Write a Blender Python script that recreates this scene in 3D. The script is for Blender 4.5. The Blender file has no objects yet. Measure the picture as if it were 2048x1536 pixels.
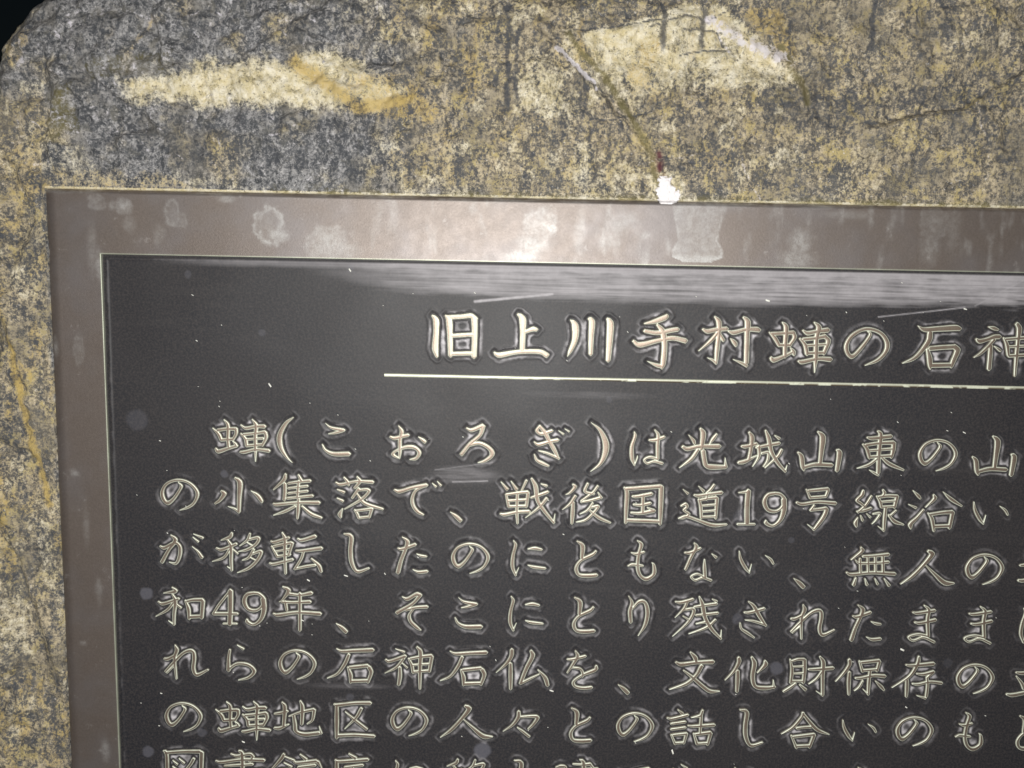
import bpy, math, random
import numpy as np
from mathutils import Matrix, Vector, Euler

random.seed(7); rng = np.random.default_rng(7)
scene = bpy.context.scene
C = scene.collection

# ------------------------------------------------------------------ camera, night sky, flash lamp
F_PX = 2000.0                       # focal length in photo pixels (photo 2048 x 1536)
U = 0.00025                         # plaque-plane unit in metres (about one photo pixel)
DIST = 0.5
PITCH, ROLL = math.radians(8.13), 0.0205
cam_d = bpy.data.cameras.new("camera"); cam = bpy.data.objects.new("camera", cam_d); C.objects.link(cam)
cam_d.sensor_width = 36; cam_d.lens = F_PX/2048*36; cam_d.clip_start = 0.01; cam_d.clip_end = 500
CAM_H = 0.0
R = Matrix.Rotation(math.pi/2 - PITCH, 3, 'X') @ Matrix.Rotation(ROLL, 3, 'Z')
cam.matrix_world = Matrix.Translation((0, -DIST, CAM_H)) @ R.to_4x4()
scene.camera = cam
Rn = np.array(R)

def P(u, v):
    """photo pixel -> plaque-plane coordinates (a right, b down) in units of U"""
    u = np.asarray(u, float); v = np.asarray(v, float)
    d = np.stack([(u-1024)/F_PX, -(v-768)/F_PX, -np.ones_like(u)], -1) @ Rn.T
    t = DIST/d[..., 1]
    return d[..., 0]*t/U, -d[..., 2]*t/U

world = bpy.data.worlds.new("World"); scene.world = world; world.use_nodes = True
wn = world.node_tree.nodes; wl = world.node_tree.links
sky = wn.new('ShaderNodeTexSky'); sky.sky_type = 'NISHITA'; sky.sun_disc = False
sky.sun_elevation = math.radians(12); sky.sun_rotation = math.radians(200)
wl.new(sky.outputs[0], wn['Background'].inputs[0]); wn['Background'].inputs[1].default_value = 0.0012

def lamp(name, loc, power, size, col):
    l = bpy.data.lights.new(name, 'AREA'); l.shape = 'DISK'; l.size = size; l.energy = power; l.color = col
    o = bpy.data.objects.new(name, l); C.objects.link(o); o.location = loc
    o.rotation_euler = (Vector((0.0, 0.0, -0.05)) - Vector(loc)).to_track_quat('-Z', 'Y').to_euler()
    return o
FLASH = lamp("camera_flash", (-0.012, -0.74, -0.040), 8.2, 0.02, (1.0, 0.985, 0.95))
scene.view_settings.view_transform = 'Standard'; scene.view_settings.look = 'None'
scene.view_settings.exposure = 0.0; scene.view_settings.gamma = 1.0

# ------------------------------------------------------------------ numpy noise
def _h(ix, iy, s):
    n = (ix.astype(np.int64)*374761393 + iy.astype(np.int64)*668265263 + s*1442695041) & 0x7fffffff
    n = ((n ^ (n >> 13))*1274126177) & 0x7fffffff
    return ((n ^ (n >> 16)) & 0xffff)/65535.0
def vnoise(x, y, s=0):
    ix = np.floor(x); iy = np.floor(y); fx = x-ix; fy = y-iy
    fx = fx*fx*(3-2*fx); fy = fy*fy*(3-2*fy)
    return ((_h(ix, iy, s)*(1-fx)+_h(ix+1, iy, s)*fx)*(1-fy) + (_h(ix, iy+1, s)*(1-fx)+_h(ix+1, iy+1, s)*fx)*fy)
def fbm(x, y, s=0, o=4, g=0.5):
    r = 0; a = 1; t = 0
    for k in range(o):
        c, sn = math.cos(k*0.9), math.sin(k*0.9)
        r = r + a*vnoise((x*c-y*sn)*2**k+k*17.3, (x*sn+y*c)*2**k-k*9.1, s+k*31); t += a; a *= g
    return r/t
def sstep(a, b, x):
    t = np.clip((x-a)/(b-a), 0, 1); return t*t*(3-2*t)

# ------------------------------------------------------------------ mesh helpers
def grid_faces(nx, ny, keep=None):
    i = np.arange(nx*ny).reshape(ny, nx)
    q = np.stack([i[:-1, :-1], i[1:, :-1], i[1:, 1:], i[:-1, 1:]], -1)
    if keep is not None: q = q[keep]
    return q.reshape(-1, 4)
def mesh_from(name, verts, quads, attrs, mat, smooth=True):
    used = np.zeros(len(verts), bool); used[quads.ravel()] = True
    remap = np.cumsum(used)-1; verts = verts[used]; quads = remap[quads]
    me = bpy.data.meshes.new(name)
    me.vertices.add(len(verts)); me.vertices.foreach_set('co', verts.astype(np.float32).ravel())
    me.loops.add(quads.size); me.loops.foreach_set('vertex_index', quads.astype(np.int32).ravel())
    me.polygons.add(len(quads)); me.polygons.foreach_set('loop_start', np.arange(0, quads.size, 4, dtype=np.int32))
    me.update(calc_edges=True)
    if smooth: me.shade_smooth()
    for k, a in attrs.items():
        at = me.attributes.new(k, 'FLOAT', 'POINT'); at.data.foreach_set('value', a.ravel()[used].astype(np.float32))
    me.materials.append(mat)
    return me
def W(a, b, y):                     # plane units + outward height (towards camera, plane units) -> world metres
    return np.stack([a*U, -y*U, -b*U], -1)
def link(name, me, parent=None, **props):
    o = bpy.data.objects.new(name, me); C.objects.link(o)
    if parent: o.parent = parent
    for k, v in props.items(): o[k] = v
    return o

# ------------------------------------------------------------------ materials
class NT:
    def __init__(s, name):
        s.m = bpy.data.materials.new(name); s.m.use_nodes = True
        s.t = s.m.node_tree; s.b = s.t.nodes['Principled BSDF']
        s.co = s.t.nodes.new('ShaderNodeTexCoord').outputs['Object']
    def n(s, typ, **kw):
        x = s.t.nodes.new(typ)
        for k, v in kw.items(): setattr(x, k, v)
        return x
    def put(s, sock, v):
        if isinstance(v, bpy.types.NodeSocket): s.t.links.new(v, sock)
        elif isinstance(v, (tuple, list)) and len(v) == 3 and sock.type == 'RGBA': sock.default_value = (*v, 1)
        else: sock.default_value = v
    def attr(s, name):
        return s.n('ShaderNodeAttribute', attribute_name=name).outputs['Fac']
    def noise(s, scale, detail=3, rough=0.55, dist=0.0, co=None, stretch=None, rot=0.0, out='Fac'):
        x = s.n('ShaderNodeTexNoise'); c = co or s.co
        if stretch:
            mp = s.n('ShaderNodeMapping'); mp.inputs['Scale'].default_value = stretch
            mp.inputs['Rotation'].default_value = (0, rot, 0); s.put(mp.inputs[0], c); c = mp.outputs[0]
        s.put(x.inputs['Vector'], c); x.inputs['Scale'].default_value = scale
        x.inputs['Detail'].default_value = detail; x.inputs['Roughness'].default_value = rough
        x.inputs['Distortion'].default_value = dist
        return x.outputs[out]
    def ramp(s, v, lo, hi):
        x = s.n('ShaderNodeMapRange', interpolation_type='SMOOTHSTEP'); s.put(x.inputs[0], v)
        x.inputs[1].default_value = lo; x.inputs[2].default_value = hi; return x.outputs[0]
    def math(s, op, a, b=0.0, clamp=False):
        x = s.n('ShaderNodeMath', operation=op, use_clamp=clamp); s.put(x.inputs[0], a); s.put(x.inputs[1], b); return x.outputs[0]
    def mix(s, f, a, b):
        x = s.n('ShaderNodeMix', data_type='RGBA'); s.put(x.inputs[0], f)
        s.put(x.inputs[6], a); s.put(x.inputs[7], b); return x.outputs[2]
    def lerp(s, f, a, b):
        x = s.n('ShaderNodeMix', data_type='FLOAT'); s.put(x.inputs[0], f); s.put(x.inputs[2], a); s.put(x.inputs[3], b); return x.outputs[0]
    def bump(s, h, dist, strength=1.0, normal=None):
        x = s.n('ShaderNodeBump'); x.inputs['Distance'].default_value = dist; x.inputs['Strength'].default_value = strength
        s.put(x.inputs['Height'], h)
        if normal: s.put(x.inputs['Normal'], normal)
        return x.outputs[0]
    def set(s, **kw):
        for k, v in kw.items(): s.put(s.b.inputs[k.replace('_', ' ')], v)
        return s.m

def mat_panel():
    t = NT('dark_lacquered_bronze')
    film_sheen = t.attr('film_sheen'); res = t.attr('residue_glint'); spot = t.attr('spot')
    grain = t.noise(900, 3, 0.7); big = t.noise(14, 4, 0.6)
    wipe = t.noise(40, 4, 0.6, stretch=(0.25, 1, 3.0))
    base = t.mix(big, (0.012, 0.014, 0.020), (0.024, 0.022, 0.023))
    base = t.mix(t.ramp(grain, 0.35, 0.75), base, (0.042, 0.037, 0.037))
    base = t.mix(t.math('MULTIPLY', t.ramp(wipe, 0.55, 0.8), 0.18), base, (0.075, 0.068, 0.066))
    r = t.math('MULTIPLY', res, t.lerp(t.ramp(t.noise(260, 3), 0.3, 0.7), 0.45, 1.0))
    base = t.mix(t.math('MULTIPLY', r, 0.72, True), base, (0.50, 0.48, 0.50))
    base = t.mix(t.math('MULTIPLY', film_sheen, 0.9), base, t.mix(t.noise(120, 4, 0.7), (0.22, 0.21, 0.22), (0.42, 0.40, 0.42)))
    base = t.mix(t.math('MULTIPLY', spot, 0.36), base, (0.20, 0.20, 0.24))
    rough = t.lerp(film_sheen, t.lerp(big, 0.44, 0.54), 0.54)
    return t.set(Base_Color=base, Roughness=rough, Specular_IOR_Level=0.25, Normal=t.bump(grain, 0.00002, 0.6))

def mat_letter():
    t = NT('raised_letter_bronze')
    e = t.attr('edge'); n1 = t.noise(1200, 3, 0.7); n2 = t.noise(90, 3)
    base = t.mix(n1, (0.150, 0.112, 0.085), (0.27, 0.215, 0.17))
    base = t.mix(t.ramp(n2, 0.45, 0.7), base, (0.235, 0.205, 0.165))
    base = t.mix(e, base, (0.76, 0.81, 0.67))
    return t.set(Base_Color=base, Metallic=t.lerp(e, 0.6, 0.0), Roughness=t.lerp(n2, 0.38, 0.48), Normal=t.bump(n1, 0.00005, 0.5))

def mat_frame():
    t = NT('weathered_brown_bronze')
    st = t.attr('stain'); e = t.attr('edge')
    n1 = t.noise(800, 5, 0.85); n2 = t.noise(22, 4, 0.6); n3 = t.noise(160, 4, 0.7)
    base = t.mix(n1, (0.070, 0.057, 0.050), (0.182, 0.150, 0.132))
    base = t.mix(t.math('MULTIPLY', t.ramp(n2, 0.4, 0.7), 0.5), base, (0.15, 0.14, 0.145))
    base = t.mix(t.math('MULTIPLY', t.ramp(n3, 0.62, 0.75), 0.35), base, (0.32, 0.30, 0.29))
    s = t.math('MULTIPLY', st, t.lerp(t.ramp(t.noise(420, 3, 0.7), 0.3, 0.7), 0.35, 1.0), True)
    base = t.mix(s, base, (0.44, 0.44, 0.43))
    base = t.mix(e, base, (0.52, 0.56, 0.44))
    return t.set(Base_Color=base, Metallic=t.lerp(s, 0.42, 0.0), Roughness=t.lerp(n3, 0.37, 0.50),
                 Specular_IOR_Level=0.5, Normal=t.bump(n1, 0.00010, 0.6))

def mat_bar():
    t = NT('worn_rule_metal')
    w = t.ramp(t.noise(75, 3, 0.6, stretch=(1, 1, 1.5)), 0.47, 0.53)
    n1 = t.noise(1200, 2)
    base = t.mix(n1, (0.50, 0.52, 0.40), (0.78, 0.80, 0.66))
    lower = t.attr('edge')
    base = t.mix(t.math('MULTIPLY', w, lower), base, (0.10, 0.075, 0.05))
    return t.set(Base_Color=base, Metallic=0.2, Roughness=0.4)

def mat_stone():
    t = NT('lichen_mottled_stone')
    off = t.n('ShaderNodeVectorMath', operation='ADD'); off.name = 'off'; t.put(off.inputs[0], t.co); off.inputs[1].default_value = (3.1, 1.7, 5.3)
    cream = t.attr('cream'); dark = t.attr('dark'); rust = t.attr('rust'); vein = t.attr('vein'); moss = t.attr('moss'); olive = t.attr('olive')
    fine = t.noise(620, 4, 0.8, dist=0.1); mid = t.noise(170, 5, 0.78, dist=0.2); coarse = t.noise(38, 4, 0.6)
    diag = t.noise(330, 4, 0.7, stretch=(1.0, 1, 0.35), rot=math.radians(52))
    n = t.math('ADD', t.math('MULTIPLY', fine, 0.45), t.math('ADD', t.math('MULTIPLY', mid, 0.33), t.math('MULTIPLY', diag, 0.22)))
    grey = t.mix(t.ramp(n, 0.42, 0.62), (0.038, 0.042, 0.048), (0.43, 0.42, 0.42))
    tan = t.mix(t.ramp(n, 0.40, 0.62), (0.055, 0.053, 0.051), (0.62, 0.52, 0.35))
    blot = t.noise(75, 5, 0.75, dist=0.2); blot2 = t.noise(110, 4, 0.75, dist=0.4, co=t.t.nodes['off'].outputs[0])
    tan = t.mix(t.ramp(t.math('ADD', blot, t.math('MULTIPLY', t.math('SUBTRACT', n, 0.5), 1.2)), 0.50, 0.70), tan, (0.48, 0.39, 0.18))
    tan = t.mix(t.math('MULTIPLY', t.ramp(t.math('ADD', blot2, t.math('MULTIPLY', t.math('SUBTRACT', n, 0.5), -1.0)), 0.50, 0.64), 0.8), tan, (0.11, 0.10, 0.085))
    grey = t.mix(t.math('MULTIPLY', t.ramp(blot2, 0.52, 0.66), 0.6), grey, (0.17, 0.16, 0.13))
    run = t.noise(95, 4, 0.7, stretch=(1.0, 1, 0.16)); big = t.noise(21, 3, 0.6)
    sh = t.math('ADD', t.math('MULTIPLY', run, 0.55), t.math('MULTIPLY', big, 0.45))
    tan = t.mix(t.math('MULTIPLY', t.ramp(t.math('ADD', sh, t.math('MULTIPLY', t.math('SUBTRACT', n, 0.5), -1.3)), 0.47, 0.66), 0.75), tan, (0.085, 0.090, 0.098))
    mixv = t.ramp(t.math('ADD', coarse, t.math('SUBTRACT', t.math('MULTIPLY', olive, 0.75), 0.30)), 0.28, 0.62)
    base = t.mix(mixv, grey, tan)
    base = t.mix(t.math('MULTIPLY', t.ramp(t.noise(560, 4, 0.8), 0.58, 0.66), 0.65), base, (0.035, 0.034, 0.036))
    wsp = t.ramp(t.noise(760, 3, 0.8, dist=0.1, co=t.t.nodes['off'].outputs[0]), 0.60, 0.70)
    base = t.mix(t.math('MULTIPLY', wsp, 0.6), base, (0.78, 0.74, 0.70))
    zone = t.math('ADD', t.noise(34, 4, 0.65), t.math('MULTIPLY', t.math('SUBTRACT', n, 0.5), 0.7))
    base = t.mix(t.math('MULTIPLY', t.ramp(zone, 0.50, 0.66), 0.55), base, t.mix(mid, (0.07, 0.068, 0.062), (0.20, 0.18, 0.145)))
    # pale lichen field: cream with dark pepper
    pep = t.ramp(t.noise(430, 4, 0.8), 0.56, 0.64)
    cre = t.mix(t.ramp(mid, 0.35, 0.7), (0.60, 0.51, 0.29), (0.80, 0.75, 0.62))
    cre = t.mix(t.math('MULTIPLY', pep, 0.8), cre, (0.10, 0.085, 0.06))
    cm = t.ramp(t.math('ADD', cream, t.math('MULTIPLY', t.math('SUBTRACT', n, 0.5), 3.7)), 0.32, 1.0)
    base = t.mix(cm, base, cre)
    rm = t.ramp(t.math('ADD', rust, t.math('MULTIPLY', t.math('SUBTRACT', n, 0.5), 3.0)), 0.35, 0.95)
    base = t.mix(t.math('MULTIPLY', rm, 0.8), base, (0.50, 0.36, 0.11))
    dm = t.ramp(t.math('ADD', dark, t.math('MULTIPLY', t.math('SUBTRACT', n, 0.5), -4.0)), 0.30, 1.1)
    base = t.mix(t.math('MULTIPLY', dm, 0.85), base, (0.060, 0.064, 0.074))
    mm = t.ramp(t.math('ADD', moss, t.math('MULTIPLY', t.math('SUBTRACT', n, 0.5), -2.5)), 0.30, 0.85)
    base = t.mix(t.math('MULTIPLY', mm, 0.8), base, (0.17, 0.145, 0.055))
    vm = t.ramp(t.math('ADD', vein, t.math('MULTIPLY', t.math('SUBTRACT', n, 0.5), 4.2)), 0.40, 1.05)
    base = t.mix(t.math('MULTIPLY', vm, 0.85), base, (0.68, 0.65, 0.70))
    base = t.mix(t.attr('maroon'), base, (0.10, 0.02, 0.03))
    h = t.math('ADD', t.math('MULTIPLY', n, 1.0), t.math('ADD', t.math('MULTIPLY', t.noise(1500, 2, 0.6), 0.25), t.math('MULTIPLY', t.noise(60, 3, 0.6), 1.6)))
    return t.set(Base_Color=base, Roughness=t.lerp(fine, 0.42, 0.8), Specular_IOR_Level=0.55, Normal=t.bump(h, 0.0021, 1.0))

def mat_plain(name, col, rough=0.7, nscale=800, var=0.25):
    t = NT(name); n = t.noise(nscale, 3, 0.7)
    base = t.mix(n, tuple(c*(1-var) for c in col), tuple(min(1, c*(1+var)) for c in col))
    return t.set(Base_Color=base, Roughness=rough, Normal=t.bump(n, 0.0004, 0.6))

M_PANEL, M_LETTER, M_FRAME, M_BAR, M_STONE = mat_panel(), mat_letter(), mat_frame(), mat_bar(), mat_stone()

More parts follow.
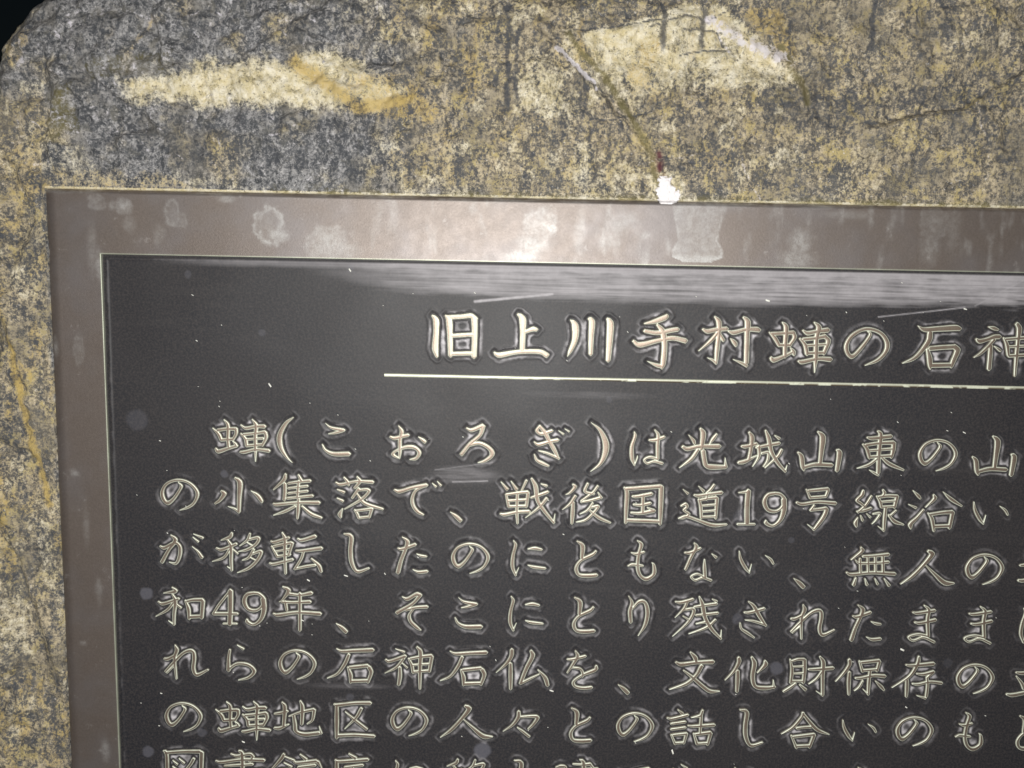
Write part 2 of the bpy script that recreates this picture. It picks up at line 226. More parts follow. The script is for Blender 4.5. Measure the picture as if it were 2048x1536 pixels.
# ------------------------------------------------------------------ the lettering: brush strokes traced as centre lines with widths
TILES = {'T': (840, 590, 4), 'U': (1360, 590, 4), 'V': (1792, 590, 7.68), 'A': (300, 820, 4), 'B': (740, 820, 4),
         'C': (1180, 820, 4), 'D': (1536, 820, 4), 'E': (300, 1152, 4), 'F': (740, 1152, 4), 'G': (1180, 1152, 4),
         'H': (1536, 1152, 4), 'J': (300, 1480, 4), 'K': (740, 1480, 4)}
GLYPHS = """
T|旧|100,165,20 128,200,50 130,300,46 122,420,52 135,490,28/205,165,20 232,200,50 240,320,44 245,480,40/225,178,36 330,172,36 410,165,40 440,190,50/435,185,52 438,300,46 432,490,44/250,325,34 430,315,34/245,470,34 430,465,34
T|上|785,155,24 820,190,56 822,300,46 818,440,44/840,295,30 900,272,40 930,275,34/595,460,20 635,480,44 780,455,36 950,452,40 1010,478,50
T|川|1205,200,14 1240,240,54 1240,350,50 1205,440,40 1180,490,8/1355,190,30 1375,215,50 1368,340,44 1365,470,36/1500,190,24 1522,230,56 1515,380,50 1505,520,40
T|手|1795,228,14 1880,210,40 1960,180,46 1975,165,30/1800,288,34 1900,302,36 2020,280,38 2060,275,36/1710,370,30 1760,398,44 1900,365,36 2020,345,38 2120,365,44/1900,240,26 1940,290,48 1955,400,44 1945,540,44 1935,580,30/1935,570,34 1890,560,32 1820,530,8
U|村|185,275,24 220,290,38 300,275,36 370,270,36/280,175,20 310,215,44 310,300,38 295,440,38 288,545,26/288,545,26 260,520,24 220,502,8/300,300,34 240,370,34 150,445,12/310,300,26 345,360,32/390,290,20 430,300,38 530,275,34 610,275,42 630,280,36/510,180,24 540,215,48 535,330,42 530,540,40/530,565,30 495,545,28 425,515,8/405,350,14 435,380,40 445,405,24
U|蛼t|715,300,16 755,340,36 790,400,32/730,310,30 830,305,30 905,300,36/905,300,34 915,340,34 880,395,32/790,400,30 880,400,30/820,220,16 848,260,40 840,400,36 838,490,34/730,505,32 750,520,40 830,490,32 900,455,28/885,425,14 905,450,34 910,475,26/985,285,20 1020,305,34 1100,290,32 1180,280,40/1075,220,16 1110,260,44 1090,350,38 1085,500,38 1075,620,10/960,350,20 1000,400,34 1015,470,34/985,355,30 1080,345,30 1160,330,34/1160,335,34 1185,370,40 1150,465,34/1005,405,24 1160,395,24/1010,465,28 1150,460,28/950,530,24 980,535,36 1100,510,32 1200,515,40
U|のt|1500,290,10 1520,320,26 1450,420,34 1380,490,38 1340,465,36 1330,400,36 1370,330,36 1450,280,30 1530,275,30 1610,310,34 1655,380,38 1645,450,38 1580,520,30 1480,562,10
V|石t|335,475,16 430,530,70 640,520,80 900,505,90 970,515,70/520,580,80 500,700,90 380,870,80 260,980,60 100,1045,20/480,840,50 510,960,80 520,1080,70 520,1140,20/520,820,70 700,805,70 880,795,70/900,800,90 940,850,90 880,1000,80 845,1095,60/550,1080,70 820,1075,70
V|神t|1420,490,20 1500,510,60 1560,530,40/1235,680,40 1280,710,70 1400,680,60 1500,645,70 1580,640,70/1500,690,60 1400,800,60 1290,900,50 1195,955,20/1450,780,60 1440,950,70 1425,1130,70/1510,790,20 1580,840,50 1600,860,30/1860,450,70 1890,520,80 1870,700,60 1850,900,60 1820,1240,40/1650,660,30 1700,760,60 1720,920,50/1680,680,50 1870,665,50 2060,650,60/2070,660,70 2050,780,60 2030,920,50/1710,795,40 2040,780,40/1730,935,50 2030,920,50
A|蛼|505,145,14 550,190,30 570,235,28/545,160,28 620,150,26 680,150,32/690,150,30 690,190,28 665,235,26/570,238,26 665,232,26/595,78,14 625,120,30 625,230,28 630,290,28/530,310,24 550,330,34 630,305,28 695,285,26/665,250,10 685,270,26 690,290,22/730,120,16 770,145,28 850,130,28 915,130,34/820,75,14 850,120,34 845,200,30 845,300,28 845,410,10/730,190,20 765,230,28 775,285,26/750,195,24 850,185,24 920,175,30/925,180,32 930,220,30 900,280,26/770,235,20 905,225,20/775,285,24 900,275,24/725,335,20 760,335,28 850,315,26 950,325,32
A|(|1145,60,14 1085,110,34 1040,200,44 1045,290,40 1090,370,26 1140,420,6
A|こ|1405,105,8 1450,140,24 1540,160,34/1430,190,10 1490,180,24 1550,160,30/1380,275,14 1405,320,26 1470,350,36 1590,350,38
B|お|230,125,14 255,170,34 240,240,32 240,330,30 235,385,16/165,215,24 200,225,32 260,210,30 305,200,30/235,385,16 185,355,30 210,325,24 290,295,30 360,300,34 395,340,34 370,385,30 320,395,12/390,215,12 430,245,36 440,255,24
B|ろ|775,145,20 815,160,34 900,125,38/905,130,40 880,200,34 800,270,36 735,350,38/790,280,30 880,265,32 960,310,40 975,360,40 920,405,28 865,420,10
B|ぎ|1355,130,26 1335,165,30 1370,190,30 1440,170,30 1455,165,26/1315,255,16 1350,275,32 1440,250,30 1500,240,32/1360,130,30 1400,180,40 1430,240,36 1470,310,38 1510,390,20/1350,325,14 1420,345,24 1510,385,24/1315,355,14 1335,400,28 1380,425,34 1425,445,24/1510,165,10 1545,190,22/1560,150,10 1590,170,20
B|)|1770,100,8 1840,160,32 1885,260,50 1880,350,48 1840,430,32 1765,490,8
C|は|355,175,14 360,210,28 335,290,32 335,380,34 355,440,16/355,440,12 375,390,14 380,365,6/475,240,20 520,240,30 590,215,28/520,160,16 545,200,30 540,280,30 540,390,28/540,390,26 480,375,22 435,395,22 455,425,22 510,410,22 575,425,28
C|光|885,150,24 905,190,44 890,310,34/790,200,10 825,240,30 835,265,24/1010,195,24 985,230,34 955,270,10/745,295,32 780,310,36 880,290,34 1030,290,40/860,320,32 810,390,36 715,460,10/905,330,40 915,400,38 930,445,40 980,455,44 1080,455,34/1085,455,30 1080,380,6
C|城|1215,290,24 1250,290,32 1330,270,28/1275,180,24 1295,220,40 1285,320,32 1270,390,30/1190,420,28 1240,410,36 1330,365,14/1330,300,20 1400,285,28 1510,265,30/1405,165,20 1430,230,38 1450,330,34 1500,420,34 1560,490,24/1560,490,20 1575,440,6/1350,290,30 1350,370,28 1300,450,10/1375,345,22 1425,340,24 1420,400,24 1385,450,12/1530,320,28 1500,370,28 1400,460,14/1480,205,14 1510,225,28
C|山|1825,175,20 1860,215,48 1850,330,40 1840,420,34/1665,340,20 1690,370,38 1700,450,36 1710,480,20/1700,460,30 1800,435,34 1930,440,34/1975,320,20 1995,345,44 1975,480,36
D|東|880,170,20 900,200,36 885,350,34 880,500,32/880,520,20 845,500,22 810,480,8/795,220,20 840,225,32 980,210,34/760,275,20 790,310,32 810,380,28/780,280,28 880,265,28 1000,260,34/1005,265,36 1000,320,34 985,375,28/800,325,22 985,310,22/810,375,26 985,365,26/870,390,26 800,440,28 710,465,8/910,380,22 970,430,34 1080,478,20
A|の|228,578,8 252,605,24 235,645,26 190,710,30 145,742,36 110,710,34 100,650,30 135,590,26 210,560,22 290,570,24 350,610,28 382,670,30 355,740,26 305,778,22 240,800,8
A|小|685,545,24 720,580,44 715,700,36 712,810,30/712,815,24 680,790,22 625,770,6/575,650,24 595,670,40 560,720,30 525,745,20/810,645,8 860,680,34 890,720,32 895,735,20
A|集|1085,515,24 1070,560,34 990,635,14/1080,590,30 1080,650,30 1075,715,28/1190,520,20 1210,560,30/1110,585,22 1180,575,24 1280,565,28/1110,625,20 1260,607,22/1110,665,20 1260,647,22/1190,570,26 1180,700,26/1100,705,22 1200,695,22 1300,685,26/990,750,20 1020,755,28 1180,740,26 1350,740,34/1190,710,26 1185,800,30 1180,865,20/1160,770,24 1080,810,26 990,840,10/1220,770,20 1290,830,34 1370,860,24
A|落|1490,580,20 1530,595,28 1650,570,24 1780,575,32/1555,540,20 1580,570,28 1590,600,20/1660,535,20 1680,570,32 1640,620,24/1500,635,14 1550,655,28/1500,705,16 1540,725,28/1540,790,14 1520,830,36 1525,855,24/1670,630,30 1620,700,24/1665,640,22 1740,635,26 1750,655,28 1690,715,28 1560,790,14/1655,665,18 1720,745,32 1860,790,24/1640,800,20 1660,830,26 1670,860,24/1650,805,22 1770,790,26/1775,790,28 1755,855,24/1670,862,22 1755,852,22
B|で|200,640,24 240,650,34 340,620,30 450,600,34/440,605,24 370,640,26 340,700,28 345,760,32 380,810,34 425,835,20/500,585,10 525,610,24/540,570,10 565,600,24
B|て|200,640,24 240,650,34 340,620,30 450,600,34/440,605,24 370,640,26 340,700,28 345,760,32 380,810,34 425,835,20
B|、|645,815,10 690,850,38 720,880,40
B|戦|1050,575,12 1095,630,34/1130,570,12 1170,630,34/1250,565,26 1215,640,20/1090,680,20 1110,770,28/1090,675,24 1180,662,26 1260,655,30/1265,665,30 1250,770,28/1100,725,24 1255,715,24/1110,770,24 1250,765,24/1180,660,26 1175,800,28 1180,905,20/1045,830,20 1080,835,30 1180,815,28 1270,810,30/1290,700,20 1350,680,28 1420,655,30/1295,550,24 1325,610,38 1340,720,34 1390,800,34 1470,900,24/1470,895,20 1480,830,6/1410,710,34 1350,780,30 1245,860,10/1370,590,14 1410,605,28
B|後|1625,595,20 1640,615,34 1600,660,24 1565,675,8/1640,690,30 1600,750,28 1540,795,10/1625,740,28 1620,830,34 1615,905,24/1740,590,26 1720,650,26 1790,670,22/1820,610,26 1780,660,24 1690,725,20/1690,735,18 1760,722,24 1840,700,26/1825,660,14 1850,700,26/1780,745,22 1740,800,24 1680,830,10/1760,780,20 1825,770,28 1780,830,28 1720,880,24 1650,895,10/1745,790,20 1830,860,32 1920,900,20
C|国|275,620,20 295,660,36 290,780,34 285,900,26/290,630,34 430,620,34 560,610,36/570,615,40 565,780,38 560,910,28/300,880,32 430,885,32 550,890,32/340,690,20 380,690,28 490,670,32/350,755,20 400,760,26 480,745,28/330,820,20 400,825,28 510,805,34/425,680,30 420,820,28/460,780,14 505,800,28
C|道|870,610,12 905,645,28/990,600,26 960,640,28 930,660,14/835,680,20 870,685,28 960,670,26 1050,660,32/870,715,22 885,770,28 890,860,24/880,720,24 950,705,24 1010,700,28/1015,705,30 1010,780,28 1005,865,22/890,765,20 1005,755,20/890,812,20 1005,802,20/890,855,22 1005,850,22/940,670,24 930,715,22/745,635,10 780,665,26/730,765,20 765,750,26 775,775,26 750,800,22 790,830,26 750,860,24 720,865,14/710,865,16 770,850,26 860,880,28 980,920,32 1090,915,20
C|1|1190,660,14 1240,655,22 1270,645,20/1265,650,44 1255,780,42 1255,900,42/1180,912,20 1315,912,20
C|9|1480,665,26 1420,680,34 1395,735,36 1420,795,34 1480,810,26 1530,780,26 1555,720,34 1525,675,28 1480,665,26/1550,715,44 1550,800,42 1520,880,36 1460,925,24 1410,905,34 1405,885,20
C|号|1730,635,16 1760,700,26/1745,645,26 1900,630,30/1905,640,28 1885,690,26/1760,700,24 1885,690,24/1655,740,24 1700,752,28 1820,735,26 1960,745,32/1790,765,24 1765,800,26/1765,800,24 1850,790,26 1890,790,32 1870,850,38 1820,920,34 1790,955,24/1790,955,20 1740,915,8
D|線|760,645,22 750,680,34 710,720,26 740,745,26 770,770,22/825,690,24 780,760,26 720,815,24/710,810,14 760,805,24 820,785,26/715,860,14 700,900,34 705,930,20/740,845,14 755,880,24/790,830,12 815,855,22/920,640,20 930,665,28 905,690,16/870,690,18 895,730,26 905,775,22/885,695,26 960,685,26 1030,690,32/1030,695,32 1010,775,28/900,735,20 1010,725,20/905,775,22 1010,770,22/940,775,26 930,880,28 925,965,20/925,965,18 880,930,8/840,830,16 895,825,22 870,870,22 830,910,8/1020,805,22 970,850,22/965,840,18 1010,890,34 1080,915,16
D|沿|1160,645,10 1200,685,30 1215,705,20/1125,755,10 1180,780,24/1240,800,24 1190,860,30 1140,910,40 1140,945,20/1325,680,20 1330,710,34 1260,775,12/1400,655,8 1460,710,34 1545,765,20/1280,825,16 1310,870,32 1325,965,22/1295,835,28 1390,820,28 1470,815,34/1475,820,34 1450,940,30/1325,930,28 1450,925,28
D|い|1645,735,10 1655,800,26 1690,870,30 1720,910,14/1720,905,14 1740,840,6/1855,770,8 1895,800,24 1915,835,20
A|が|85,1090,20 120,1100,30 200,1060,28 240,1090,30 240,1160,32 210,1225,26 155,1215,8/170,1000,16 205,1040,38 150,1120,30 100,1210,36/350,990,8 420,1020,26/345,1015,8 385,1050,22/340,1090,8 385,1130,22 415,1175,32
A|移|655,985,24 640,1015,32 570,1040,10/535,1105,20 580,1115,28 690,1070,26/625,1040,20 650,1090,30 650,1200,28 655,1280,22/655,1275,18 620,1250,8/640,1110,22 590,1180,24 500,1210,8/670,1115,14 700,1145,22/800,990,22 780,1040,26 720,1085,10/790,1035,20 870,1020,26 850,1070,28 780,1115,24 710,1130,8/775,1055,12 815,1080,18/830,1115,24 790,1180,24 740,1200,10/820,1150,20 890,1130,28 860,1200,30 790,1265,26 700,1300,8/800,1175,12 845,1200,18
A|転|970,1050,18 1000,1055,26 1110,1020,26/1060,980,16 1080,1030,32 1080,1150,28 1085,1305,22/975,1090,18 1020,1170,26/990,1090,22 1130,1060,26/1140,1065,28 1110,1160,24/1010,1130,18 1125,1110,20/1020,1170,22 1120,1155,22/960,1225,18 1000,1230,26 1140,1195,26/1185,1030,20 1220,1040,28 1320,1010,34/1170,1125,20 1220,1125,26 1370,1105,34/1230,1130,22 1210,1190,26 1160,1270,24/1160,1270,18 1250,1250,24 1320,1240,22/1295,1190,20 1350,1240,34 1370,1290,26
A|し|1555,990,16 1610,1010,36 1605,1120,36 1615,1220,36 1660,1290,30 1750,1265,20
B|た|260,1015,14 300,1050,36 285,1110,32 250,1200,34 225,1295,38/225,1105,18 260,1110,28 360,1075,30/375,1150,10 410,1165,24 450,1170,20/345,1275,10 390,1295,26 455,1290,28
B|に|1150,1045,14 1165,1080,26 1145,1160,28 1140,1250,30 1165,1320,20/1165,1315,18 1190,1260,6/1265,1110,14 1320,1105,30 1370,1115,24/1265,1240,12 1310,1255,28 1400,1265,22
B|と|1660,1050,20 1700,1085,38 1695,1180,30/1805,1130,24 1780,1155,30 1690,1200,28 1650,1260,30 1670,1315,32 1740,1325,34 1810,1320,32
C|も|380,1045,14 410,1075,32 390,1150,30 380,1250,30 400,1320,32 450,1350,34 510,1310,34 510,1240,24 495,1220,8/330,1140,12 370,1150,26 430,1135,22/305,1245,16 340,1235,26 420,1245,22
C|な|760,1140,20 800,1140,28 880,1105,24/835,1065,18 850,1095,34 810,1170,30 765,1270,28/975,1150,10 1005,1175,28/915,1195,14 915,1260,28 920,1340,26/920,1340,22 860,1310,20 810,1330,22 840,1360,22 900,1340,22 965,1360,26
D|無|745,1100,20 750,1130,34 665,1195,14/760,1170,22 850,1165,24 960,1155,30/700,1200,12 735,1225,22 880,1222,22 960,1215,26/735,1190,22 740,1300,24/797,1170,22 800,1300,22/858,1165,22 860,1300,22/918,1165,24 920,1300,24/630,1300,20 670,1315,28 830,1300,26 1010,1310,32/700,1345,20 685,1395,32/775,1350,12 790,1395,26/855,1350,12 875,1390,24/930,1350,12 965,1400,30
D|人|1285,1130,30 1310,1155,44 1240,1240,34 1150,1330,32 1060,1390,10/1260,1240,12 1330,1310,30 1410,1380,44 1485,1385,16
E|和|180,90,16 205,120,34 110,135,8/70,205,18 110,220,28 230,180,24/180,140,16 205,200,32 195,300,28 195,385,22/190,385,18 150,355,8/190,210,24 140,270,26 50,320,10/205,215,16 245,250,26/285,195,18 310,260,32 315,340,24/300,200,26 350,190,28 420,190,34/425,200,36 415,330,32/315,325,30 415,320,30
E|4|640,120,24 560,220,26 510,295,24/645,120,44 645,250,42 640,380,40/510,300,28 600,300,28 700,300,24/590,380,18 695,380,18
E|年|1065,85,16 1110,115,38 1060,190,18 1035,205,8/1110,140,26 1200,150,24 1290,135,34/1060,205,24 1150,210,24 1280,205,30/1085,205,26 1095,270,22/990,300,18 1030,310,30 1180,290,28 1360,300,34/1200,140,30 1200,290,30 1200,430,28
F|そ|260,165,14 300,182,32 370,145,34 400,150,38/400,155,36 340,220,30 220,290,36/290,270,24 370,250,26 455,245,30/350,260,20 315,310,26 325,360,32 370,405,34 405,430,16
G|り|310,160,12 335,210,26 320,280,34 325,365,30/340,260,20 390,205,30 440,210,32 460,290,34 440,390,32 385,475,10
G|残|685,205,16 730,210,28 820,185,28/780,200,24 750,260,26 680,330,8/745,270,20 830,265,26 790,360,28 660,480,8/745,320,14 785,345,20/875,165,16 900,230,36 920,330,34 970,420,34 1045,500,22/1045,495,18 1050,430,6/835,245,20 900,235,24 1010,220,26/850,312,20 1020,295,26/850,380,14 930,365,22/1000,350,24 930,410,26 790,460,10/980,185,14 1010,200,24
G|さ|1270,205,16 1310,240,32 1355,320,34 1405,395,22/1235,290,18 1280,290,26 1390,260,28/1240,350,8 1310,360,22 1405,390,22/1200,375,14 1210,420,22 1260,455,28 1310,490,18
G|れ|1705,230,16 1715,270,34 1690,340,28 1690,500,18/1610,340,22 1640,340,28 1700,310,26/1610,440,24 1680,370,28 1770,290,28 1840,275,30 1850,330,32 1835,420,32 1860,470,30 1950,430,20/1620,450,20 1690,390,14
H|ま|1160,290,18 1200,295,26 1330,275,28/1175,370,18 1220,375,26 1335,350,30/1250,235,14 1285,270,30 1275,350,30 1280,480,28/1280,480,24 1200,465,22 1125,485,22 1160,515,22 1240,490,22 1325,525,26
E|ら|700,550,10 745,580,26/640,590,22 630,660,26 630,750,34/635,740,26 700,700,26 790,710,30 835,760,34 790,810,26 710,830,10
E|石|1495,580,12 1540,600,28 1650,595,32 1780,590,36/1590,630,30 1560,700,32 1500,780,26 1420,815,10/1585,730,20 1605,790,34 1605,850,22/1600,730,30 1740,715,30/1755,730,38 1770,770,34 1745,845,28/1610,840,30 1745,835,28
F|神|205,580,8 270,605,26/130,670,24 160,680,28 280,640,32/270,660,26 210,730,26 120,775,8/240,730,26 240,800,34 230,865,30/260,695,12 295,730,22/380,570,26 405,610,36 400,750,32 400,900,20/310,660,18 335,710,26 345,770,24/325,660,26 400,645,26 490,635,30/495,645,32 475,760,28/340,710,20 480,700,20/345,765,24 475,755,24
F|仏|1135,590,34 1130,640,36 1090,700,30 1010,770,8/1125,700,28 1125,790,34 1125,900,26/1290,600,30 1300,640,40 1250,740,36 1205,855,30/1205,858,24 1280,820,24 1350,785,14/1345,750,14 1400,810,36 1420,870,32
F|を|1580,665,18 1620,665,26 1720,640,26/1645,600,18 1660,640,32 1620,710,28 1580,770,18/1620,730,18 1680,740,24 1700,770,24 1700,800,22/1810,720,24 1800,750,34 1700,790,26 1630,840,26 1640,880,28 1700,895,28 1770,890,28
G|文|805,610,20 840,650,40 850,690,24/690,690,24 730,705,34 850,690,30 980,685,38/890,720,36 850,790,34 770,860,32 635,905,10/750,755,16 820,810,32 900,880,36 960,920,34 1035,920,10
G|化|1190,655,32 1190,690,36 1150,760,28 1080,830,10/1180,760,32 1180,830,36 1175,920,28/1295,650,24 1315,700,38 1300,800,36 1320,880,34 1400,895,34 1475,885,24/1470,890,24 1465,830,8/1400,680,24 1400,710,40 1340,770,14
G|財|1600,665,14 1615,750,28 1605,850,26/1610,680,22 1660,665,24 1710,665,28/1715,670,32 1715,760,30 1705,850,28/1615,725,18 1710,720,18/1615,780,18 1710,775,18/1610,838,22 1705,838,22/1640,860,24 1600,890,28 1550,920,24/1680,870,18 1720,905,32/1750,745,20 1790,745,26 1940,735,32/1840,645,20 1865,690,36 1860,800,30 1860,950,26/1860,955,18 1810,920,8/1855,760,24 1810,820,24 1750,860,12
H|保|650,670,30 650,710,34 600,780,28 540,840,12/650,770,28 645,850,32 645,945,22/730,680,18 755,760,26/745,690,26 885,675,30/890,685,30 870,755,26/755,755,24 870,745,24/700,815,18 740,815,26 840,795,26 930,800,32/815,760,26 805,850,28 800,945,22/800,945,16 760,905,8/755,840,20 730,885,24 690,915,10/860,840,12 900,880,32 925,910,20
H|存|1105,710,18 1150,715,26 1320,700,34/1205,645,22 1195,700,34 1130,800,28 990,890,8/1110,830,28 1110,880,32 1105,960,24/1190,780,16 1240,785,26 1320,765,30/1320,770,26 1270,810,24/1270,810,22 1275,870,26 1265,960,26/1255,975,24 1190,955,8/1155,860,16 1200,865,24 1290,845,24 1385,855,28
H|立|2070,700,20 2080,745,30/1985,770,20 2040,775,30 2180,760,30/1985,800,14 2030,860,30 2040,900,20/2140,800,26 2110,900,20/1910,945,22 1960,950,34 2100,925,32 2220,935,34
E|地|1000,1100,20 1040,1095,26 1100,1080,22/1060,1010,20 1080,1050,34 1070,1200,28/1000,1215,24 1040,1215,30 1110,1185,14/1115,1120,14 1200,1090,24 1310,1065,26/1315,1070,30 1300,1150,24 1260,1180,14/1205,1000,20 1220,1050,34 1215,1180,28/1150,1110,24 1160,1180,32 1170,1240,34 1240,1265,34 1350,1255,34/1370,1255,24 1355,1200,8
E|区|1475,1025,18 1510,1030,30 1640,1015,28 1760,1015,34/1495,1040,30 1495,1150,36 1495,1290,30/1500,1275,30 1640,1270,28 1790,1280,32/1690,1060,30 1650,1130,28 1560,1220,10/1565,1085,12 1640,1150,28 1730,1220,30
F|々|1190,1085,30 1185,1130,34 1140,1190,28 1065,1240,8/1195,1125,20 1300,1120,26 1340,1130,34 1310,1180,30 1270,1220,22/1180,1210,12 1220,1240,26 1270,1280,28
G|話|705,1070,14 735,1095,30/620,1135,18 660,1140,26 780,1110,26/650,1180,22 760,1165,24/650,1225,22 760,1210,24/650,1270,18 680,1340,24/665,1270,24 770,1260,28/770,1265,28 750,1335,22/680,1335,22 750,1330,22/900,1075,24 880,1115,28 810,1130,8/785,1195,16 830,1200,24 990,1190,30/890,1110,24 885,1190,26 880,1250,22/830,1260,18 855,1340,26/845,1265,26 960,1250,30/965,1260,32 940,1345,26/855,1340,24 940,1335,24
G|合|1705,1095,24 1690,1130,30 1620,1210,28 1530,1260,10/1700,1095,24 1760,1170,34 1820,1230,34 1910,1265,12/1655,1215,22 1700,1210,24 1770,1205,24/1610,1275,18 1650,1370,26/1625,1285,26 1790,1265,28/1790,1275,32 1755,1365,28/1645,1360,26 1755,1355,26
J|図|110,85,14 135,110,30 140,300,32 140,420,32/125,100,26 260,90,28 400,90,34/415,100,38 410,300,34 410,420,34/185,160,10 215,190,26/235,145,10 270,180,26/350,150,30 320,200,28 250,280,20/185,210,14 340,330,30
J|書|715,85,20 740,120,34 740,350,28/650,110,18 700,125,24 800,110,26 825,130,30/825,130,28 800,170,20/530,165,18 580,175,26 740,155,26 910,160,32/600,205,20 820,192,24/560,250,24 900,240,26/620,300,26 640,420,26/630,300,24 850,290,26/850,300,28 840,420,24
J|館|1070,115,30 1050,150,34 950,260,12/1070,125,14 1150,160,24/1075,180,14 1130,210,24/1205,115,18 1245,150,34/1150,160,16 1180,180,26 1330,165,30/1345,175,34 1375,220,10/1190,215,24 1320,200,26/1190,220,24 1195,400,26/1030,240,24 1130,235,24/1035,240,26 1040,400,26
J|庭|1595,110,18 1640,140,36/1485,160,20 1530,170,28 1740,155,32/1495,170,30 1490,260,34 1440,400,20/1560,215,20 1700,200,26/1620,215,24 1620,380,26/1560,290,22 1700,280,24
K|建|1680,155,14 1710,190,34 1710,400,30/1625,190,16 1700,195,24 1760,190,30/1760,190,28 1790,225,20/1490,215,18 1530,205,26 1565,220,24 1520,300,26/1590,240,20 1820,228,24/1620,285,20 1780,275,24/1480,380,20 1640,420,30 1840,440,30
"""
COPIES = {   # glyph: (reference centre, [centres of the further ones])
 'の': ((360, 990), [(941,1117),(1968.5,1139),(1875,911),(595,1329.5),(1949.75,1358),(367.5,1434.5),(818.75,1443),(1270,1454.5),(1828.5,1463)]),
 '蛼': ((485, 880), [(488.5, 1440.5)]), '山': ((1641, 902), [(1990, 911)]), 'こ': ((672.5, 877.5), [(937.5, 1224.5)]),
 '9': ((1550, 1018.75), [(511, 1217)]), 'に': ((1057.5, 1116), [(1052.5, 1227), (2074.75, 1250.75), (821.25, 1553.75)]),
 'と': ((1174, 1117.5), [(1169, 1229.5), (1162.5, 1449.5), (2056.6, 1465)]), 'た': ((825, 1109), [(1733.5, 1244.5), (1733.5, 1567.75)]),
 'ま': ((1844.75, 1247), [(1957, 1249.5)]), '石': ((702.5, 1330.75), [(928.75, 1335.75)]),
 'れ': ((1625, 1244.5), [(372.5, 1324.5), (1488.75, 1569)]), '人': ((1854.75, 1135), [(931.25, 1443)]),
 'い': ((1981, 1026), [(1512.5, 1124), (1718.5, 1460.75)]), '、': ((911, 1032), [(1597, 1165), (682.5, 1254.5), (1246, 1377)]),
 'し': ((712.5, 1106), [(1501.25, 1455.75), (1051.25, 1556.25)]), '移': ((475, 1105), [(925, 1555)]),
 'も': ((1285, 1120), [(1939.75, 1462)]), '地': ((597.5, 1439.5), [(2087.5, 1143.5)]), 'ら': ((485, 1324.5), [(1370, 1562.5)]),
 'て': ((830, 990), [(1275, 1555.5)]),
}
def catmull(p, k=5):
    if len(p) < 3: return p
    q = np.vstack([2*p[0]-p[1], p, 2*p[-1]-p[-2]]); out = []
    for i in range(1, len(q)-2):
        a, b, c, d = q[i-1], q[i], q[i+1], q[i+2]
        for t in np.arange(k)/k:
            out.append(0.5*((2*b)+(c-a)*t+(2*a-5*b+4*c-d)*t*t+(3*b-a-3*c+d)*t**3))
    out.append(p[-1]); return np.array(out)
glyph = {}
for line in GLYPHS.strip().splitlines():
    ti, ch, body = line.split('|')
    ox, oy, sc = TILES[ti]; segs = []
    for st in body.split('/'):
        pts = np.array([[float(v) for v in q.split(',')] for q in st.split()])
        a, b = P(ox+pts[:, 0]/sc, oy+pts[:, 1]/sc)
        k = 1.0
        pp = catmull(np.stack([a, b, pts[:, 2]/sc/2*0.94+0.08], 1))
        pp[:, 2] = np.clip(pp[:, 2], 0.6, None)
        segs += list(zip(pp[:-1], pp[1:]))
    glyph[ch] = np.array(segs)                       # n x 2 x 3
inst = []                                            # (char, origin a, origin b)
origin = {}
for ch, s in glyph.items():
    lo = s[:, :, :2].min((0, 1)); hi = s[:, :, :2].max((0, 1)); o = (lo+hi)/2
    s[:, :, 0] -= o[0]; s[:, :, 1] -= o[1]; origin[ch] = o
    if ch != 'て': inst.append((ch, o[0], o[1]))
    if ch in COPIES:
        ra, rb = P(*COPIES[ch][0])
        for c in COPIES[ch][1]:
            ca, cb = P(*c); inst.append((ch, o[0]+ca-ra, o[1]+cb-rb))
def sdf(segs, X, Y):
    d = np.full(X.shape, 1e9)
    for (p, q) in segs:
        vx, vy = q[0]-p[0], q[1]-p[1]; L = vx*vx+vy*vy+1e-9
        t = np.clip(((X-p[0])*vx+(Y-p[1])*vy)/L, 0, 1)
        dx = X-p[0]-t*vx; dy = Y-p[1]-t*vy; u = (dx*.77+dy*.64)**2; v = (dy*.77-dx*.64)**2
        d = np.minimum(d, 1.06*np.sqrt(np.sqrt(u*u+v*v))-(p[2]+(q[2]-p[2])*t))   # nib-shaped brush: angular stroke ends
    return d

# plaque rectangle in plane units
oa0 = float((P(90, 380)[0]+P(138, 1536)[0])/2); ob0 = float((P(90, 380)[1]+P(2048, 412)[1])/2)
ia0 = float((P(207, 510)[0]+P(240, 1536)[0])/2); ib0 = float((P(207, 510)[1]+P(2048, 545)[1])/2)
oa1, ob1 = oa0+2900, ob0+1900
ia1, ib1 = oa1-(ia0-oa0), ob1-(ib0-ob0)
bar_a0, bar_b = [float(v) for v in P(770, 748.5)]; bar_b = float((P(770, 749.5)[1]+P(1360, 763)[1]+P(2048, 775)[1])/3)
bar_a1 = bar_a0+1560; bar_h = 3.4
vis_a1 = float(P(2048, 700)[0])+40; vis_b1 = float(P(1024, 1536)[1])+60

